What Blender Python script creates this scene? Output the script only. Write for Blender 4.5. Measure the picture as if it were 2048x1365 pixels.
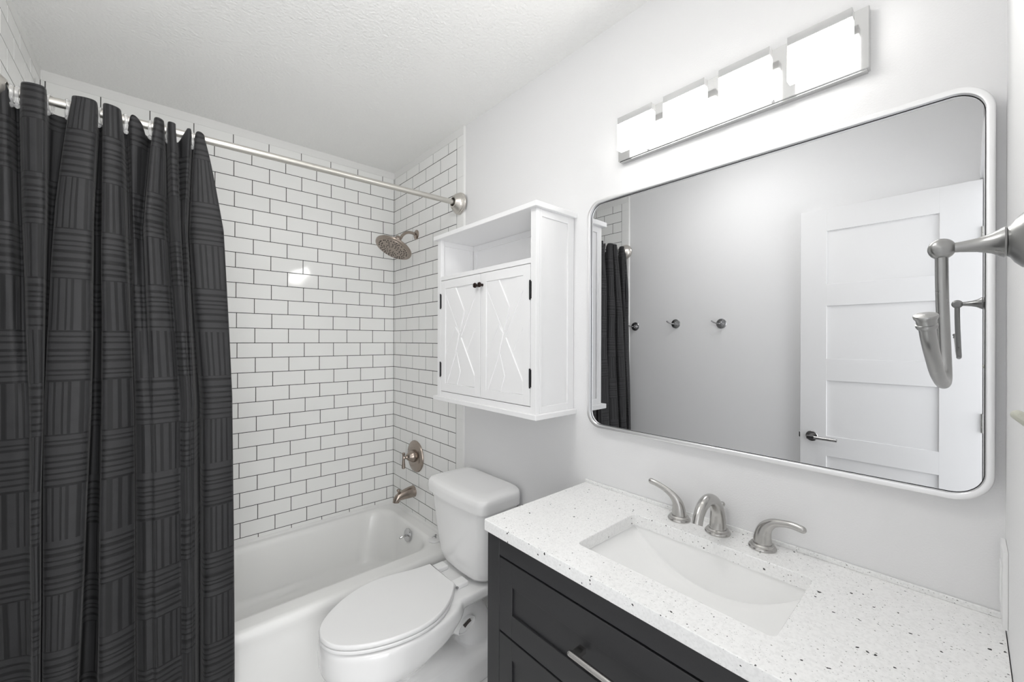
import bpy, bmesh, math, random
from mathutils import Vector, Matrix, noise
random.seed(4)
PI = math.pi
SC = bpy.context.scene
COL = SC.collection
for o in list(bpy.data.objects):
    bpy.data.objects.remove(o)

# ------------------------------------------------------------ camera
CAMP = Vector((-1.1755, -2.4782, 1.3958)); YAW = math.radians(41.59543); ROLL = -0.0032771; FPX = 809.227
cam = bpy.data.cameras.new('camera'); camo = bpy.data.objects.new('camera', cam); COL.objects.link(camo)
camo.location = CAMP
camo.rotation_euler = (Matrix.Rotation(-YAW, 3, 'Z') @ Matrix.Rotation(PI/2, 3, 'X') @ Matrix.Rotation(-ROLL, 3, 'Z')).to_euler()
cam.sensor_width = 36.0; cam.lens = 36.0*FPX/2048
cam.shift_y = -(682.5-681.154)/2048; cam.clip_start = 0.01
SC.camera = camo

# ------------------------------------------------------------ light and exposure
w = bpy.data.worlds.new('world'); SC.world = w; w.use_nodes = True
w.node_tree.nodes['Background'].inputs[0].default_value = (0.95, 0.97, 1.0, 1)
w.node_tree.nodes['Background'].inputs[1].default_value = 0.9
def area(name, loc, rot, sx, sy, power, col=(1, 1, 1)):
    l = bpy.data.lights.new(name, 'AREA'); l.shape = 'RECTANGLE'; l.size = sx; l.size_y = sy; l.energy = power; l.color = col
    o = bpy.data.objects.new(name, l); COL.objects.link(o); o.location = loc; o.rotation_euler = rot
    return o
# added soft fill light in the hall behind the camera, shining through the doorway
area('hall_fill', (-1.15, -3.9, 1.35), (math.radians(93), 0, math.radians(-4)), 1.7, 2.2, 26, (1.0, 0.997, 0.99))
SC.view_settings.view_transform = 'Standard'
try: SC.view_settings.look = 'None'
except Exception: pass
SC.view_settings.gamma = 1.0; SC.view_settings.use_curve_mapping = False
SC.view_settings.exposure = 1.02
SC.cycles.max_bounces = 14; SC.cycles.diffuse_bounces = 8; SC.cycles.glossy_bounces = 8; SC.cycles.transmission_bounces = 8
SC.cycles.sample_clamp_indirect = 6.0
try: SC.cycles.use_denoising = True
except Exception: pass

# ------------------------------------------------------------ helpers
def tag(o, label=None, cat=None, group=None, kind=None):
    if label: o['label'] = label
    if cat: o['category'] = cat
    if group: o['group'] = group
    if kind: o['kind'] = kind
    return o
def empty(name, loc, label, cat, group=None, rz=0):
    o = bpy.data.objects.new(name, None); COL.objects.link(o); o.location = loc; o.rotation_euler[2] = rz
    o.empty_display_size = .05
    return tag(o, label, cat, group)
def finish(bm, ang=32):
    bmesh.ops.recalc_face_normals(bm, faces=bm.faces)
    a = math.radians(ang)
    for f in bm.faces: f.smooth = True
    for e in bm.edges:
        e.smooth = not (len(e.link_faces) == 2 and e.calc_face_angle(0) > a)
def obj(name, bm, mats, parent=None, world=True, ang=32, recalc=True):
    """ONE mesh object; world=True: bm is in world coordinates and is brought into the parent's frame"""
    if recalc: finish(bm, ang)
    me = bpy.data.meshes.new(name)
    if parent is not None and world:
        p = parent; M = Matrix.Identity(4)
        while p is not None:
            M = Matrix.LocRotScale(p.location, p.rotation_euler, None) @ M; p = p.parent
        bm.transform(M.inverted())
    bm.to_mesh(me); bm.free()
    if not isinstance(mats, (list, tuple)): mats = [mats]
    for m in mats: me.materials.append(m)
    o = bpy.data.objects.new(name, me); COL.objects.link(o)
    if parent is not None: o.parent = parent
    if recalc and ang < 170:
        wn = o.modifiers.new('weighted', 'WEIGHTED_NORMAL'); wn.keep_sharp = True; wn.weight = 60
    return o
def struct(name, bm, mats, label=None, parent=None, **k):
    o = obj(name, bm, mats, parent, **k)
    if parent is None: o['kind'] = 'structure'
    if label: o['label'] = label
    return o
def copy_tree(o, parent=None):
    c = o.copy(); COL.objects.link(c); c.parent = parent
    for ch in [x for x in bpy.data.objects if x.parent == o]: copy_tree(ch, c)
    return c
def B(): return bmesh.new()
def box(bm, a, b, bev=0.0, seg=2, mi=0):
    x0, y0, z0 = [min(a[i], b[i]) for i in range(3)]; x1, y1, z1 = [max(a[i], b[i]) for i in range(3)]
    t = bmesh.new()
    bmesh.ops.create_cube(t, size=1.0)
    for v in t.verts: v.co = Vector((x0+(v.co.x+.5)*(x1-x0), y0+(v.co.y+.5)*(y1-y0), z0+(v.co.z+.5)*(z1-z0)))
    if bev > 0: bmesh.ops.bevel(t, geom=list(t.edges), offset=bev, segments=seg, affect='EDGES', profile=.5)
    for f in t.faces: f.material_index = mi
    merge(bm, t)
    return bm
def merge(bm, t, M=None):
    if M is not None: t.transform(M)
    vm = [bm.verts.new(v.co) for v in t.verts]
    t.verts.index_update()
    for f in t.faces:
        try:
            nf = bm.faces.new([vm[v.index] for v in f.verts]); nf.material_index = f.material_index
        except ValueError: pass
    t.free()
def loft(bm, loops, close0=True, close1=True, mi=0):
    L = [[bm.verts.new(p) for p in lp] for lp in loops]
    n = len(L[0])
    for a, b in zip(L, L[1:]):
        for i in range(n):
            j = (i+1) % n
            f = bm.faces.new((a[i], a[j], b[j], b[i])); f.material_index = mi
    if close0: bm.faces.new(L[0][::-1]).material_index = mi
    if close1: bm.faces.new(L[-1]).material_index = mi
    return L
def frame_of(d):
    d = Vector(d).normalized()
    a = Vector((0, 0, 1)) if abs(d.z) < .9 else Vector((1, 0, 0))
    u = d.cross(a).normalized(); v = d.cross(u).normalized()
    return d, u, v
def lathe(bm, base, axis, prof, n=32, mi=0, close=True):
    """prof: list of (distance along axis, radius)"""
    d, u, v = frame_of(axis); base = Vector(base)
    loops = []
    for h, r in prof:
        loops.append([base+d*h+(u*math.cos(2*PI*i/n)+v*math.sin(2*PI*i/n))*max(r, 1e-5) for i in range(n)])
    loft(bm, loops, close, close, mi)
    return bm
def crom(pts, n):
    """Catmull-Rom through pts (lists of floats), n segments between neighbours"""
    P = [list(p) for p in pts]
    P = [[2*a-b for a, b in zip(P[0], P[1])]] + P + [[2*a-b for a, b in zip(P[-1], P[-2])]]
    out = []
    for i in range(1, len(P)-2):
        for k in range(n):
            t = k/n; t2 = t*t; t3 = t2*t
            out.append([.5*(2*p1+(-p0+p2)*t+(2*p0-5*p1+4*p2-p3)*t2+(-p0+3*p1-3*p2+p3)*t3)
                        for p0, p1, p2, p3 in zip(P[i-1], P[i], P[i+1], P[i+2])])
    out.append(P[-2])
    return out
def tube(bm, pts, rad, n=16, sub=6, flat=1.0, up=None, mi=0, ends=True):
    """tube along a smooth path; pts (x,y,z) ; rad number or list; flat squashes across up"""
    if not isinstance(rad, (list, tuple)): rad = [rad]*len(pts)
    full = crom([list(p)+[r] for p, r in zip(pts, rad)], sub) if len(pts) > 2 or sub > 1 else [list(p)+[r] for p, r in zip(pts, rad)]
    C = [Vector(p[:3]) for p in full]; R = [p[3] for p in full]
    loops = []; u = None
    for i, c in enumerate(C):
        t = (C[min(i+1, len(C)-1)]-C[max(i-1, 0)]).normalized()
        if u is None:
            ref = Vector(up) if up else (Vector((0, 0, 1)) if abs(t.z) < .9 else Vector((1, 0, 0)))
            u = (ref-t*ref.dot(t)).normalized()
        else: u = (u-t*u.dot(t)).normalized()
        v = t.cross(u)
        loops.append([c+(u*math.cos(2*PI*k/n)*flat+v*math.sin(2*PI*k/n))*R[i] for k in range(n)])
    if ends:   # rounded ends
        t0 = (C[0]-C[1]).normalized(); t1 = (C[-1]-C[-2]).normalized()
        pre = []; post = []
        for a in (75, 50, 25):
            s, c = math.sin(math.radians(a)), math.cos(math.radians(a))
            pre.append([C[0]+t0*R[0]*s*ends_k+(p-C[0])*c for p in loops[0]])
            post.insert(0, [C[-1]+t1*R[-1]*s*ends_k+(p-C[-1])*c for p in loops[-1]])
        loops = pre+loops+post
    loft(bm, loops, True, True, mi)
    return bm
ends_k = 1.0
def rrect(x0, x1, y0, y1, r, z, seg=6, plane='xy', extra=4):
    """rounded rectangle, constant vertex count for given seg/extra"""
    r = min(r, (x1-x0)/2-1e-4, (y1-y0)/2-1e-4)
    pts = []
    cs = [(x1-r, y1-r, 0), (x0+r, y1-r, 90), (x0+r, y0+r, 180), (x1-r, y0+r, 270)]
    for k, (cx, cy, a0) in enumerate(cs):
        arc = [(cx+r*math.cos(math.radians(a0+90*i/seg)), cy+r*math.sin(math.radians(a0+90*i/seg))) for i in range(seg+1)]
        pts += arc
        nx, ny, na = cs[(k+1) % 4]
        q = (nx+r*math.cos(math.radians(na)), ny+r*math.sin(math.radians(na)))
        for i in range(1, extra+1):
            t = i/(extra+1); pts.append((arc[-1][0]*(1-t)+q[0]*t, arc[-1][1]*(1-t)+q[1]*t))
    if plane == 'xy': return [Vector((a, b, z)) for a, b in pts]
    if plane == 'yz': return [Vector((z, a, b)) for a, b in pts]   # x0..x1 along Y, y0..y1 along Z
    if plane == 'xz': return [Vector((a, z, b)) for a, b in pts]
def pxX(px, Y):
    """world X on the plane y=Y seen in photo column px (used once, to place the curtain's folds)"""
    h = YAW+math.atan((px-1024)/FPX)
    return CAMP.x+(Y-CAMP.y)*math.tan(h)

# ------------------------------------------------------------ materials
def mat(name, col, rough=.5, metal=0., spec=.5, coat=0., **k):
    m = bpy.data.materials.new(name); m.use_nodes = True
    p = m.node_tree.nodes['Principled BSDF']
    p.inputs['Base Color'].default_value = (*col, 1); p.inputs['Roughness'].default_value = rough
    p.inputs['Metallic'].default_value = metal; p.inputs['Specular IOR Level'].default_value = spec
    if coat: p.inputs['Coat Weight'].default_value = coat; p.inputs['Coat Roughness'].default_value = k.get('cr', .05)
    return m
def N(m, t, **inp):
    n = m.node_tree.nodes.new(t)
    for k, v in inp.items():
        if k in n.inputs: n.inputs[k].default_value = v
        else: setattr(n, k, v)
    return n
def L(m, a, b): m.node_tree.links.new(a, b)
def PB(m): return m.node_tree.nodes['Principled BSDF']
def bump(m, scale, dist, detail=3., strength=1., kind='ShaderNodeTexNoise', stretch=None):
    tc = N(m, 'ShaderNodeTexCoord'); n = N(m, kind); n.inputs['Scale'].default_value = scale
    if 'Detail' in n.inputs: n.inputs['Detail'].default_value = detail
    src = tc.outputs['Object']
    if stretch:
        mp = N(m, 'ShaderNodeMapping'); mp.inputs['Scale'].default_value = stretch; L(m, src, mp.inputs[0]); src = mp.outputs[0]
    L(m, src, n.inputs['Vector'])
    b = N(m, 'ShaderNodeBump'); b.inputs['Distance'].default_value = dist; b.inputs['Strength'].default_value = strength
    L(m, n.outputs[0], b.inputs['Height']); L(m, b.outputs[0], PB(m).inputs['Normal'])
    return n
def vary(m, c1, c2, scale, detail=4., lo=.35, hi=.65, stretch=None, sock='Base Color'):
    tc = N(m, 'ShaderNodeTexCoord'); n = N(m, 'ShaderNodeTexNoise'); n.inputs['Scale'].default_value = scale; n.inputs['Detail'].default_value = detail
    src = tc.outputs['Object']
    if stretch:
        mp = N(m, 'ShaderNodeMapping'); mp.inputs['Scale'].default_value = stretch; L(m, src, mp.inputs[0]); src = mp.outputs[0]
    L(m, src, n.inputs['Vector'])
    r = N(m, 'ShaderNodeValToRGB'); r.color_ramp.elements[0].position = lo; r.color_ramp.elements[1].position = hi
    r.color_ramp.elements[0].color = (*c1, 1); r.color_ramp.elements[1].color = (*c2, 1)
    L(m, n.outputs[0], r.inputs[0]); L(m, r.outputs[0], PB(m).inputs[sock])

M_wall = mat('wall_paint', (.81, .81, .815), .6, spec=.25); bump(M_wall, 260, .0004, 2)
M_ceil = mat('ceiling_paint', (.94, .94, .93), .8, spec=.2); bump(M_ceil, 95, .0035, 4)
M_tile = mat('white_glazed_tile', (.87, .872, .86), .08, spec=.5); bump(M_tile, 9, .0009, 1)
M_grout = mat('dark_grout', (.06, .06, .057), .9)
M_caulk = mat('white_caulk', (.80, .80, .79), .5)
M_floor = mat('pale_floor_tile', (.7, .7, .69), .35); vary(M_floor, (.68, .68, .67), (.76, .76, .75), 5)
M_enamel = mat('white_tub_enamel', (.88, .88, .87), .24, coat=.12, cr=.12)
M_china = mat('white_glazed_china', (.87, .87, .87), .09, coat=.5, cr=.03)
M_seat = mat('white_seat_plastic', (.87, .87, .87), .32)
M_cab = mat('white_cabinet_paint', (.87, .87, .875), .42)
M_door = mat('white_door_paint', (.78, .78, .785), .4)
M_sink = mat('white_sink_resin', (.91, .91, .905), .28)
M_black = mat('charcoal_cabinet_paint', (.027, .027, .029), .42, spec=.4); bump(M_black, 700, .0001, 2)
M_gap = mat('gap_shade_and_gasket', (.008, .008, .008), .9)  # near-black: shade put into cabinet gaps and flange mouths, also the gasket
M_dark = mat('dark_bronze', (.035, .022, .018), .35, metal=.7)
M_blackmet = mat('black_hinge_metal', (.03, .03, .032), .4, metal=.6)
def metal(name, c, rough, st=(1, 1, 1), amp=.06, scale=60):
    m = mat(name, c, rough, metal=1.0)
    tc = N(m, 'ShaderNodeTexCoord'); mp = N(m, 'ShaderNodeMapping'); mp.inputs['Scale'].default_value = st
    n = N(m, 'ShaderNodeTexNoise'); n.inputs['Scale'].default_value = scale; n.inputs['Detail'].default_value = 3
    L(m, tc.outputs['Object'], mp.inputs[0]); L(m, mp.outputs[0], n.inputs['Vector'])
    r = N(m, 'ShaderNodeMapRange'); r.inputs['To Min'].default_value = rough-amp; r.inputs['To Max'].default_value = rough+amp
    L(m, n.outputs[0], r.inputs[0]); L(m, r.outputs[0], PB(m).inputs['Roughness'])
    return m
M_nickel = metal('brushed_nickel', (.52, .51, .495), .24)
M_bronze = metal('warm_brushed_nickel', (.38, .325, .285), .25)
M_rod = metal('satin_nickel_rod', (.66, .64, .60), .36)
M_chrome = metal('chrome', (.62, .62, .63), .08, amp=.02)
M_plate = metal('polished_plate', (.66, .66, .66), .12, amp=.04)
M_frame = metal('satin_silver_frame', (.90, .90, .905), .38, amp=.004)
M_dkchrome = metal('aged_chrome', (.34, .34, .345), .2)
M_steel = metal('stainless_lever', (.40, .395, .39), .2)
M_mirror = mat('mirror_glass', (.68, .685, .695), 0.0, metal=1.0)
M_black2 = mat('dark_nozzle_rubber', (.06, .05, .045), .6)
M_ring = mat('clear_plastic_ring', (.97, .97, .97), .08)
PB(M_ring).inputs['Transmission Weight'].default_value = .75; PB(M_ring).inputs['IOR'].default_value = 1.3
M_cap = mat('clear_glass_edge', (.62, .62, .62), .18); PB(M_cap).inputs['Transmission Weight'].default_value = .3
M_shade = mat('lit_frosted_glass', (1, 1, 1), .5)
M_shade2 = mat('frosted_glass_sides', (.95, .95, .93), .5)
PB(M_shade2).inputs['Emission Color'].default_value = (1.0, .985, .95, 1); PB(M_shade2).inputs['Emission Strength'].default_value = 2.5
PB(M_shade).inputs['Emission Color'].default_value = (1.0, .985, .95, 1); PB(M_shade).inputs['Emission Strength'].default_value = 14.0
M_plastic = mat('white_plastic', (.85, .85, .85), .3)
M_beige = mat('ivory_toggle', (.55, .55, .48), .4)
M_hinge = metal('nickel_door_hinge', (.5, .5, .48), .35)

# speckled white stone
M_stone = mat('speckled_white_quartz', (.78, .78, .775), .22, spec=.5)
def speck(m):
    tc = N(m, 'ShaderNodeTexCoord'); src = tc.outputs['Object']
    nt = m.node_tree
    base = N(m, 'ShaderNodeTexNoise'); base.inputs['Scale'].default_value = 180; base.inputs['Detail'].default_value = 4
    L(m, src, base.inputs['Vector'])
    r0 = N(m, 'ShaderNodeValToRGB'); r0.color_ramp.elements[0].position = .36; r0.color_ramp.elements[1].position = .56
    r0.color_ramp.elements[0].color = (.84, .84, .835, 1); r0.color_ramp.elements[1].color = (.91, .91, .905, 1)
    L(m, base.outputs[0], r0.inputs[0]); col = r0.outputs[0]
    for scale, thr, prob, c, dis in ((420, .34, .12, (.58, .58, .57), .4), (210, .24, .17, (.34, .34, .33), .5), (88, .18, .17, (.045, .045, .045), .8)):
        ns = N(m, 'ShaderNodeTexNoise'); ns.inputs['Scale'].default_value = scale*1.5; L(m, src, ns.inputs['Vector'])
        mix = N(m, 'ShaderNodeVectorMath', operation='MULTIPLY_ADD')
        mix.inputs[1].default_value = (dis/scale,)*3; L(m, ns.outputs['Color'], mix.inputs[0]); L(m, src, mix.inputs[2])
        v = N(m, 'ShaderNodeTexVoronoi'); v.inputs['Scale'].default_value = scale; L(m, mix.outputs[0], v.inputs['Vector'])
        sep = N(m, 'ShaderNodeSeparateColor'); L(m, v.outputs['Color'], sep.inputs[0])
        a = N(m, 'ShaderNodeMath', operation='LESS_THAN'); a.inputs[1].default_value = prob; L(m, sep.outputs[0], a.inputs[0])
        # size varies per cell
        th = N(m, 'ShaderNodeMath', operation='MULTIPLY'); th.inputs[1].default_value = thr*1.4; L(m, sep.outputs[1], th.inputs[0])
        b = N(m, 'ShaderNodeMath', operation='LESS_THAN'); L(m, v.outputs['Distance'], b.inputs[0]); L(m, th.outputs[0], b.inputs[1])
        g = N(m, 'ShaderNodeMath', operation='MULTIPLY'); L(m, a.outputs[0], g.inputs[0]); L(m, b.outputs[0], g.inputs[1])
        mx = N(m, 'ShaderNodeMix', data_type='RGBA'); L(m, g.outputs[0], mx.inputs[0]); L(m, col, mx.inputs[6]); mx.inputs[7].default_value = (*c, 1)
        col = mx.outputs[2]
    L(m, col, PB(m).inputs['Base Color'])
speck(M_stone)

# curtain cloth: basket-weave blocks of stripes in UV space (metres)
M_cloth = mat('black_basketweave_cloth', (.02, .02, .022), .62, spec=.35)
def cloth(m):
    PB(m).inputs['Sheen Weight'].default_value = .10; PB(m).inputs['Sheen Roughness'].default_value = .4
    uv = N(m, 'ShaderNodeUVMap'); sep = N(m, 'ShaderNodeSeparateXYZ'); L(m, uv.outputs[0], sep.inputs[0])
    def math_(op, a, b=None, c=None):
        n = N(m, 'ShaderNodeMath', operation=op)
        for i, x in enumerate((a, b, c)):
            if x is None: continue
            if isinstance(x, (int, float)): n.inputs[i].default_value = x
            else: L(m, x, n.inputs[i])
        return n.outputs[0]
    S = 1/.142
    u = math_('MULTIPLY', sep.outputs[0], S); v = math_('MULTIPLY', sep.outputs[1], S)
    par = math_('MODULO', math_('ADD', math_('FLOOR', u), math_('FLOOR', v)), 2.0)
    par = math_('ABSOLUTE', par)
    def stripes(c, seed):
        w1 = N(m, 'ShaderNodeTexNoise', noise_dimensions='1D'); w1.inputs['Scale'].default_value = 2.7
        L(m, math_('ADD', c, seed), w1.inputs['W'])
        cc = math_('MULTIPLY_ADD', w1.outputs[0], 1.6, math_('MULTIPLY', c, 8.0))
        s = math_('SINE', math_('MULTIPLY', cc, 2*PI))
        mr = N(m, 'ShaderNodeMapRange'); mr.inputs['From Min'].default_value = -.75; mr.inputs['From Max'].default_value = -.05
        L(m, s, mr.inputs[0]); return mr.outputs[0]
    su = stripes(u, 3.0); sv = stripes(v, 9.0)
    mx = N(m, 'ShaderNodeMix', data_type='FLOAT'); L(m, par, mx.inputs[0]); L(m, su, mx.inputs[2]); L(m, sv, mx.inputs[3])
    pat = mx.outputs[0]
    # fine slub
    sl = N(m, 'ShaderNodeTexNoise'); sl.inputs['Scale'].default_value = 22; sl.inputs['Detail'].default_value = 6; L(m, uv.outputs[0], sl.inputs['Vector'])
    pt = math_('MULTIPLY', pat, math_('MULTIPLY_ADD', sl.outputs[0], .9, .5))
    r = N(m, 'ShaderNodeMix', data_type='RGBA'); L(m, pt, r.inputs[0]); r.inputs[6].default_value = (.0075, .0075, .0083, 1); r.inputs[7].default_value = (.026, .026, .0278, 1)
    L(m, r.outputs[2], PB(m).inputs['Base Color'])
    b = N(m, 'ShaderNodeBump'); b.inputs['Distance'].default_value = .0006; L(m, pat, b.inputs['Height'])
    wv = N(m, 'ShaderNodeTexNoise'); wv.inputs['Scale'].default_value = 900; L(m, uv.outputs[0], wv.inputs['Vector'])
    b2 = N(m, 'ShaderNodeBump'); b2.inputs['Distance'].default_value = .0003; L(m, wv.outputs[0], b2.inputs['Height']); L(m, b.outputs[0], b2.inputs['Normal'])
    L(m, b2.outputs[0], PB(m).inputs['Normal'])
cloth(M_cloth)

# ------------------------------------------------------------ room shell
W, YN, H = -1.524, -2.525, 2.4754     # left wall x, near wall y, ceiling z
TH, TZ, TW = .077, 2.3017, .0787      # tile course height, top reference joint line, half tile length
TJ = .008                             # tile thickness over the wall
def tiles(bm, plane, c0, c1, off, drift, rows, zlo, flip=1, mi=1):
    """running-bond glazed tiles; plane 'far' (along X at y=0) or 'r'/'l' (along Y)"""
    g = .0013
    for k in rows:
        zt, zb = TZ-(k-1)*TH, TZ-k*TH
        zb = max(zb, zlo)
        if k == -1: zt = TZ+TH+.058
        if zt-zb < .01: continue
        o = off+(TW if k % 2 else 0)+drift*k
        n0 = int(math.floor((c0-o)/(2*TW)))-1
        a = o+n0*2*TW
        while a < c1:
            s, e = max(a+g, c0+g*.6), min(a+2*TW-g, c1-g*.6)
            if e-s > .004:
                z0, z1 = zb+g, zt-g
                if plane == 'far': box(bm, (s, .0, z0), (e, -TJ, z1), .0011, 1, mi)
                elif plane == 'r': box(bm, (.0, s, z0), (-TJ, e, z1), .0011, 1, mi)
                else: box(bm, (W, s, z0), (W+TJ, e, z1), .0011, 1, mi)
            a += 2*TW
RT = .345    # tub rim height
# far wall
bm = B(); box(bm, (W-.1, 0, -.02), (.1, .1, H+.02))
box(bm, (W, 0, RT-.06), (0, -TJ+.0008, TZ+TH+.06), mi=2)
tiles(bm, 'far', W+TJ, -TJ, -.006, .0013, range(0, 27), RT+.004)
tiles(bm, 'far', W+TJ, -TJ, -.006, .0013, [-1], RT)
box(bm, (W, 0, TZ+TH+.056), (0, -TJ-.0015, H), .0, mi=3)
struct('wall_far', bm, [M_wall, M_tile, M_grout, M_caulk], 'white subway tile wall with dark grout behind the bathtub')
# right wall (mirror and plumbing wall)
YT = -.7307; YE = -.795
def side_tiles(bm, X, s, plane, off):
    box(bm, (X, 0, RT-.06), (X+s*(TJ-.0008), YT+.0005, TZ+TH+.06), mi=2)
    tiles(bm, plane, YT+.001, -TJ, off, -.0003, range(0, 27), RT+.004)
    tiles(bm, plane, YT+.001, -TJ, off, -.0003, [-1], RT)
    # column of long edge tiles and rounded bullnose
    z = 2.225-.154*12
    while z < TZ+TH+.05:
        box(bm, (X, YT-.0005, max(z+.0008, RT-.3)), (X+s*TJ, YE+.004, min(z+.154-.0008, TZ+TH+.058)), .001, 1, 1)
        z += .154
    box(bm, (X, YT, .0), (X+s*(TJ-.0012), YE+.004, TZ+TH+.058), mi=3)
    lo = [[Vector((X+s*a, YE+.006-b, zz)) for a, b in ((0, 0), (TJ, 0), (TJ-.001, .004), (TJ-.004, .007), (0, .009))] for zz in (0, H)]
    loft(bm, lo, mi=3)
    box(bm, (X, 0, TZ+TH+.056), (X+s*(TJ+.0015), YE+.004, H), .0, mi=3)
bm = B(); box(bm, (0, .1, -.02), (.1, YN-.1, H+.02))
side_tiles(bm, 0, -1, 'r', YT+.001)
struct('wall_right', bm, [M_wall, M_tile, M_grout, M_caulk], 'light grey painted wall with mirror, tiled above the tub end')
bm = B(); box(bm, (W-.1, .1, -.02), (W, YN-.1, H+.02))
side_tiles(bm, W, 1, 'l', YT+.001)
struct('wall_left', bm, [M_wall, M_tile, M_grout, M_caulk], 'light grey painted left wall seen in the mirror, tiled at the tub')
# near wall with the door opening the camera stands in
DX0, DX1, DH = W+.03, -.83, 2.10
bm = B()
box(bm, (W-.1, YN, -.02), (DX0, YN-.11, H+.02)); box(bm, (DX1, YN, -.02), (.1, YN-.11, H+.02)); box(bm, (DX0, YN, DH), (DX1, YN-.11, H+.02))
struct('wall_near', bm, [M_wall], 'light grey wall at the right edge holding the towel ring')
bm = B(); box(bm, (W-.1, .1, H), (.1, YN-.1, H+.1))
struct('ceiling', bm, [M_ceil], 'white orange-peel textured ceiling')
bm = B(); box(bm, (W-.1, .1, -.1), (.1, -4.6, 0))
struct('floor', bm, [M_floor], 'pale tiled bathroom floor')
# casing of the opening
bm = B()
box(bm, (DX1, YN-.11, 0), (DX1-.018, YN+.0, DH), .002, 1); box(bm, (DX0, YN-.11, 0), (DX0+.006, YN+.0, DH), .001, 1)
box(bm, (DX0, YN-.11, DH), (DX1, YN, DH-.018), .001, 1)
box(bm, (DX1-.006, YN, 0), (DX1+.052, YN+.014, DH+.05), .003, 2); box(bm, (W+.001, YN, DH-.006), (DX1+.052, YN+.014, DH+.05), .003, 2)
struct('trim_1', bm, [M_door], 'white casing around the door opening')
# hallway behind the doorway
bm = B(); box(bm, (W-.5, YN-2.1, -.02), (.4, YN-2.2, H+.02)); struct('wall_hall', bm, [M_wall])
bm = B(); box(bm, (DX1, YN-.11, 0), (-.5, YN-.122, .09), .003, 1); struct('baseboard_hall', bm, [M_door])
bm = B(); box(bm, (-.005, YE-.01, 0), (-.014, -1.55, .09), .003, 1); struct('baseboard_right', bm, [M_door], 'white baseboard behind the toilet')

# ------------------------------------------------------------ door (seen in the mirror), open against the left wall
def build_door():
    y0, y1, z0, z1 = -1.8747, -2.519, .012, 2.088
    xf, xb = -1.485, -1.5185
    bm = B(); box(bm, (xb, y0, z0), (xf-.009, y1, z1))
    st0, st1 = -1.9885, -2.393
    rails = [(2.088, 1.972), (1.694, 1.581), (1.305, 1.192), (.902, .798), (.515, .41), (.13, .012)]
    box(bm, (xf-.0095, y0, z0), (xf, st0, z1), .0008, 1); box(bm, (xf-.0095, st1, z0), (xf, y1, z1), .0008, 1)
    for a, b in rails: box(bm, (xf-.0095, st0+.001, a), (xf-.0001, st1-.001, b), .0008, 1)
    d = struct('door_1', bm, [M_door], 'white shaker door with five panels, open flat along the left wall, seen in the mirror')
    bm = B(); lathe(bm, (xf, -1.9271, .892), (1, 0, 0), [(0, .027), (.005, .027), (.007, .025), (.0075, .012), (.04, .011), (.04, .0)], 32)
    box(bm, (xf+.034, -1.913, .883), (xf+.052, -1.945, .901), .002, 2)
    lathe(bm, (xf+.043, -1.94, .892), (0, -1, 0), [(0, .0085), (.098, .0085), (.1, .0075)], 20)
    h = obj('door_handle', bm, M_steel, d); h['label'] = 'stainless lever handle'
    bm = B(); box(bm, (xf-.012, y0, .875), (xf-.022, y0+.009, .905), .002, 1); obj('latch', bm, M_dkchrome, d)
    for zc in (1.845, 1.05, .25):
        bm = B(); lathe(bm, (xf+.004, y1-.001, zc-.04), (0, 0, 1), [(0, .005), (.025, .005), (.026, .004), (.028, .005), (.052, .005), (.054, .004), (.056, .005), (.08, .005)], 14)
        obj('door_hinge', bm, M_hinge, d)
build_door()

# ------------------------------------------------------------ bathtub
def tub():
    root = empty('bathtub', (-.762, -.38, 0), 'white enamel alcove bathtub below the subway tiles', 'bathtub')
    x0, x1, y0, y1 = W+.0085, -.0085, -.765, -.0085
    bm = B()
    def R_(i, z, r): return rrect(x0+i, x1-i, y0+i, y1-i, r, z, 8, extra=10)
    def Q(ix0, ix1, iy0, iy1, z, r): return rrect(x0+ix0, x1-ix1, y0+iy0, y1-iy1, r, z, 8, extra=10)
    E0 = .0005
    loops = [Q(E0, E0, .028, E0, 0, .004), Q(E0, E0, .02, E0, .06, .004), Q(E0, E0, .014, E0, .25, .004), Q(E0, E0, .004, E0, RT-.05, .004),
             Q(E0, E0, .0, E0, RT-.032, .004), Q(E0, E0, .0015, E0, RT-.02, .005), Q(E0, E0, .007, E0, RT-.0085, .006), Q(E0, E0, .017, E0, RT-.002, .008), Q(.002, .002, .03, .002, RT, .01),
             Q(.05, .058, .085, .034, RT+.001, .10), Q(.06, .066, .10, .042, RT-.002, .12), Q(.07, .073, .112, .05, RT-.012, .13), Q(.08, .078, .122, .056, RT-.03, .14),
             Q(.15, .095, .142, .072, .22, .16), Q(.24, .118, .165, .095, .11, .17), Q(.29, .14, .19, .12, .075, .16), Q(.36, .19, .24, .17, .06, .12), Q(.5, .33, .33, .3, .058, .05)]
    loft(bm, loops)
    obj('tub_body', bm, M_enamel, root, ang=50)
    c = Vector((-.1005, -.386, .297)); n = Vector((-1, 0, .17)).normalized()
    bm = B(); lathe(bm, c-n*.004, n, [(0, .036), (.006, .036), (.0095, .033), (.011, .022), (.012, 0.0)], 36)
    p = obj('overflow_plate', bm, M_chrome, root); p['label'] = 'chrome overflow plate'
    bm = B(); tube(bm, [c+n*.008, c+n*.022+Vector((-.003, .0, -.004)), c+n*.036+Vector((-.006, .006, -.012))], [.006, .005, .0065], 12, 4)
    obj('trip_lever', bm, M_chrome, p)
    bm = B(); lathe(bm, (-.30, -.38, .057), (0, 0, 1), [(0, .03), (.004, .029), (.005, .02), (.002, .019)], 24)
    obj('drain', bm, M_chrome, root)
tub()
bm = B()
cq = [(0, 0), (.011, 0), (.009, .004), (.006, .009), (0, .013)]
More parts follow.
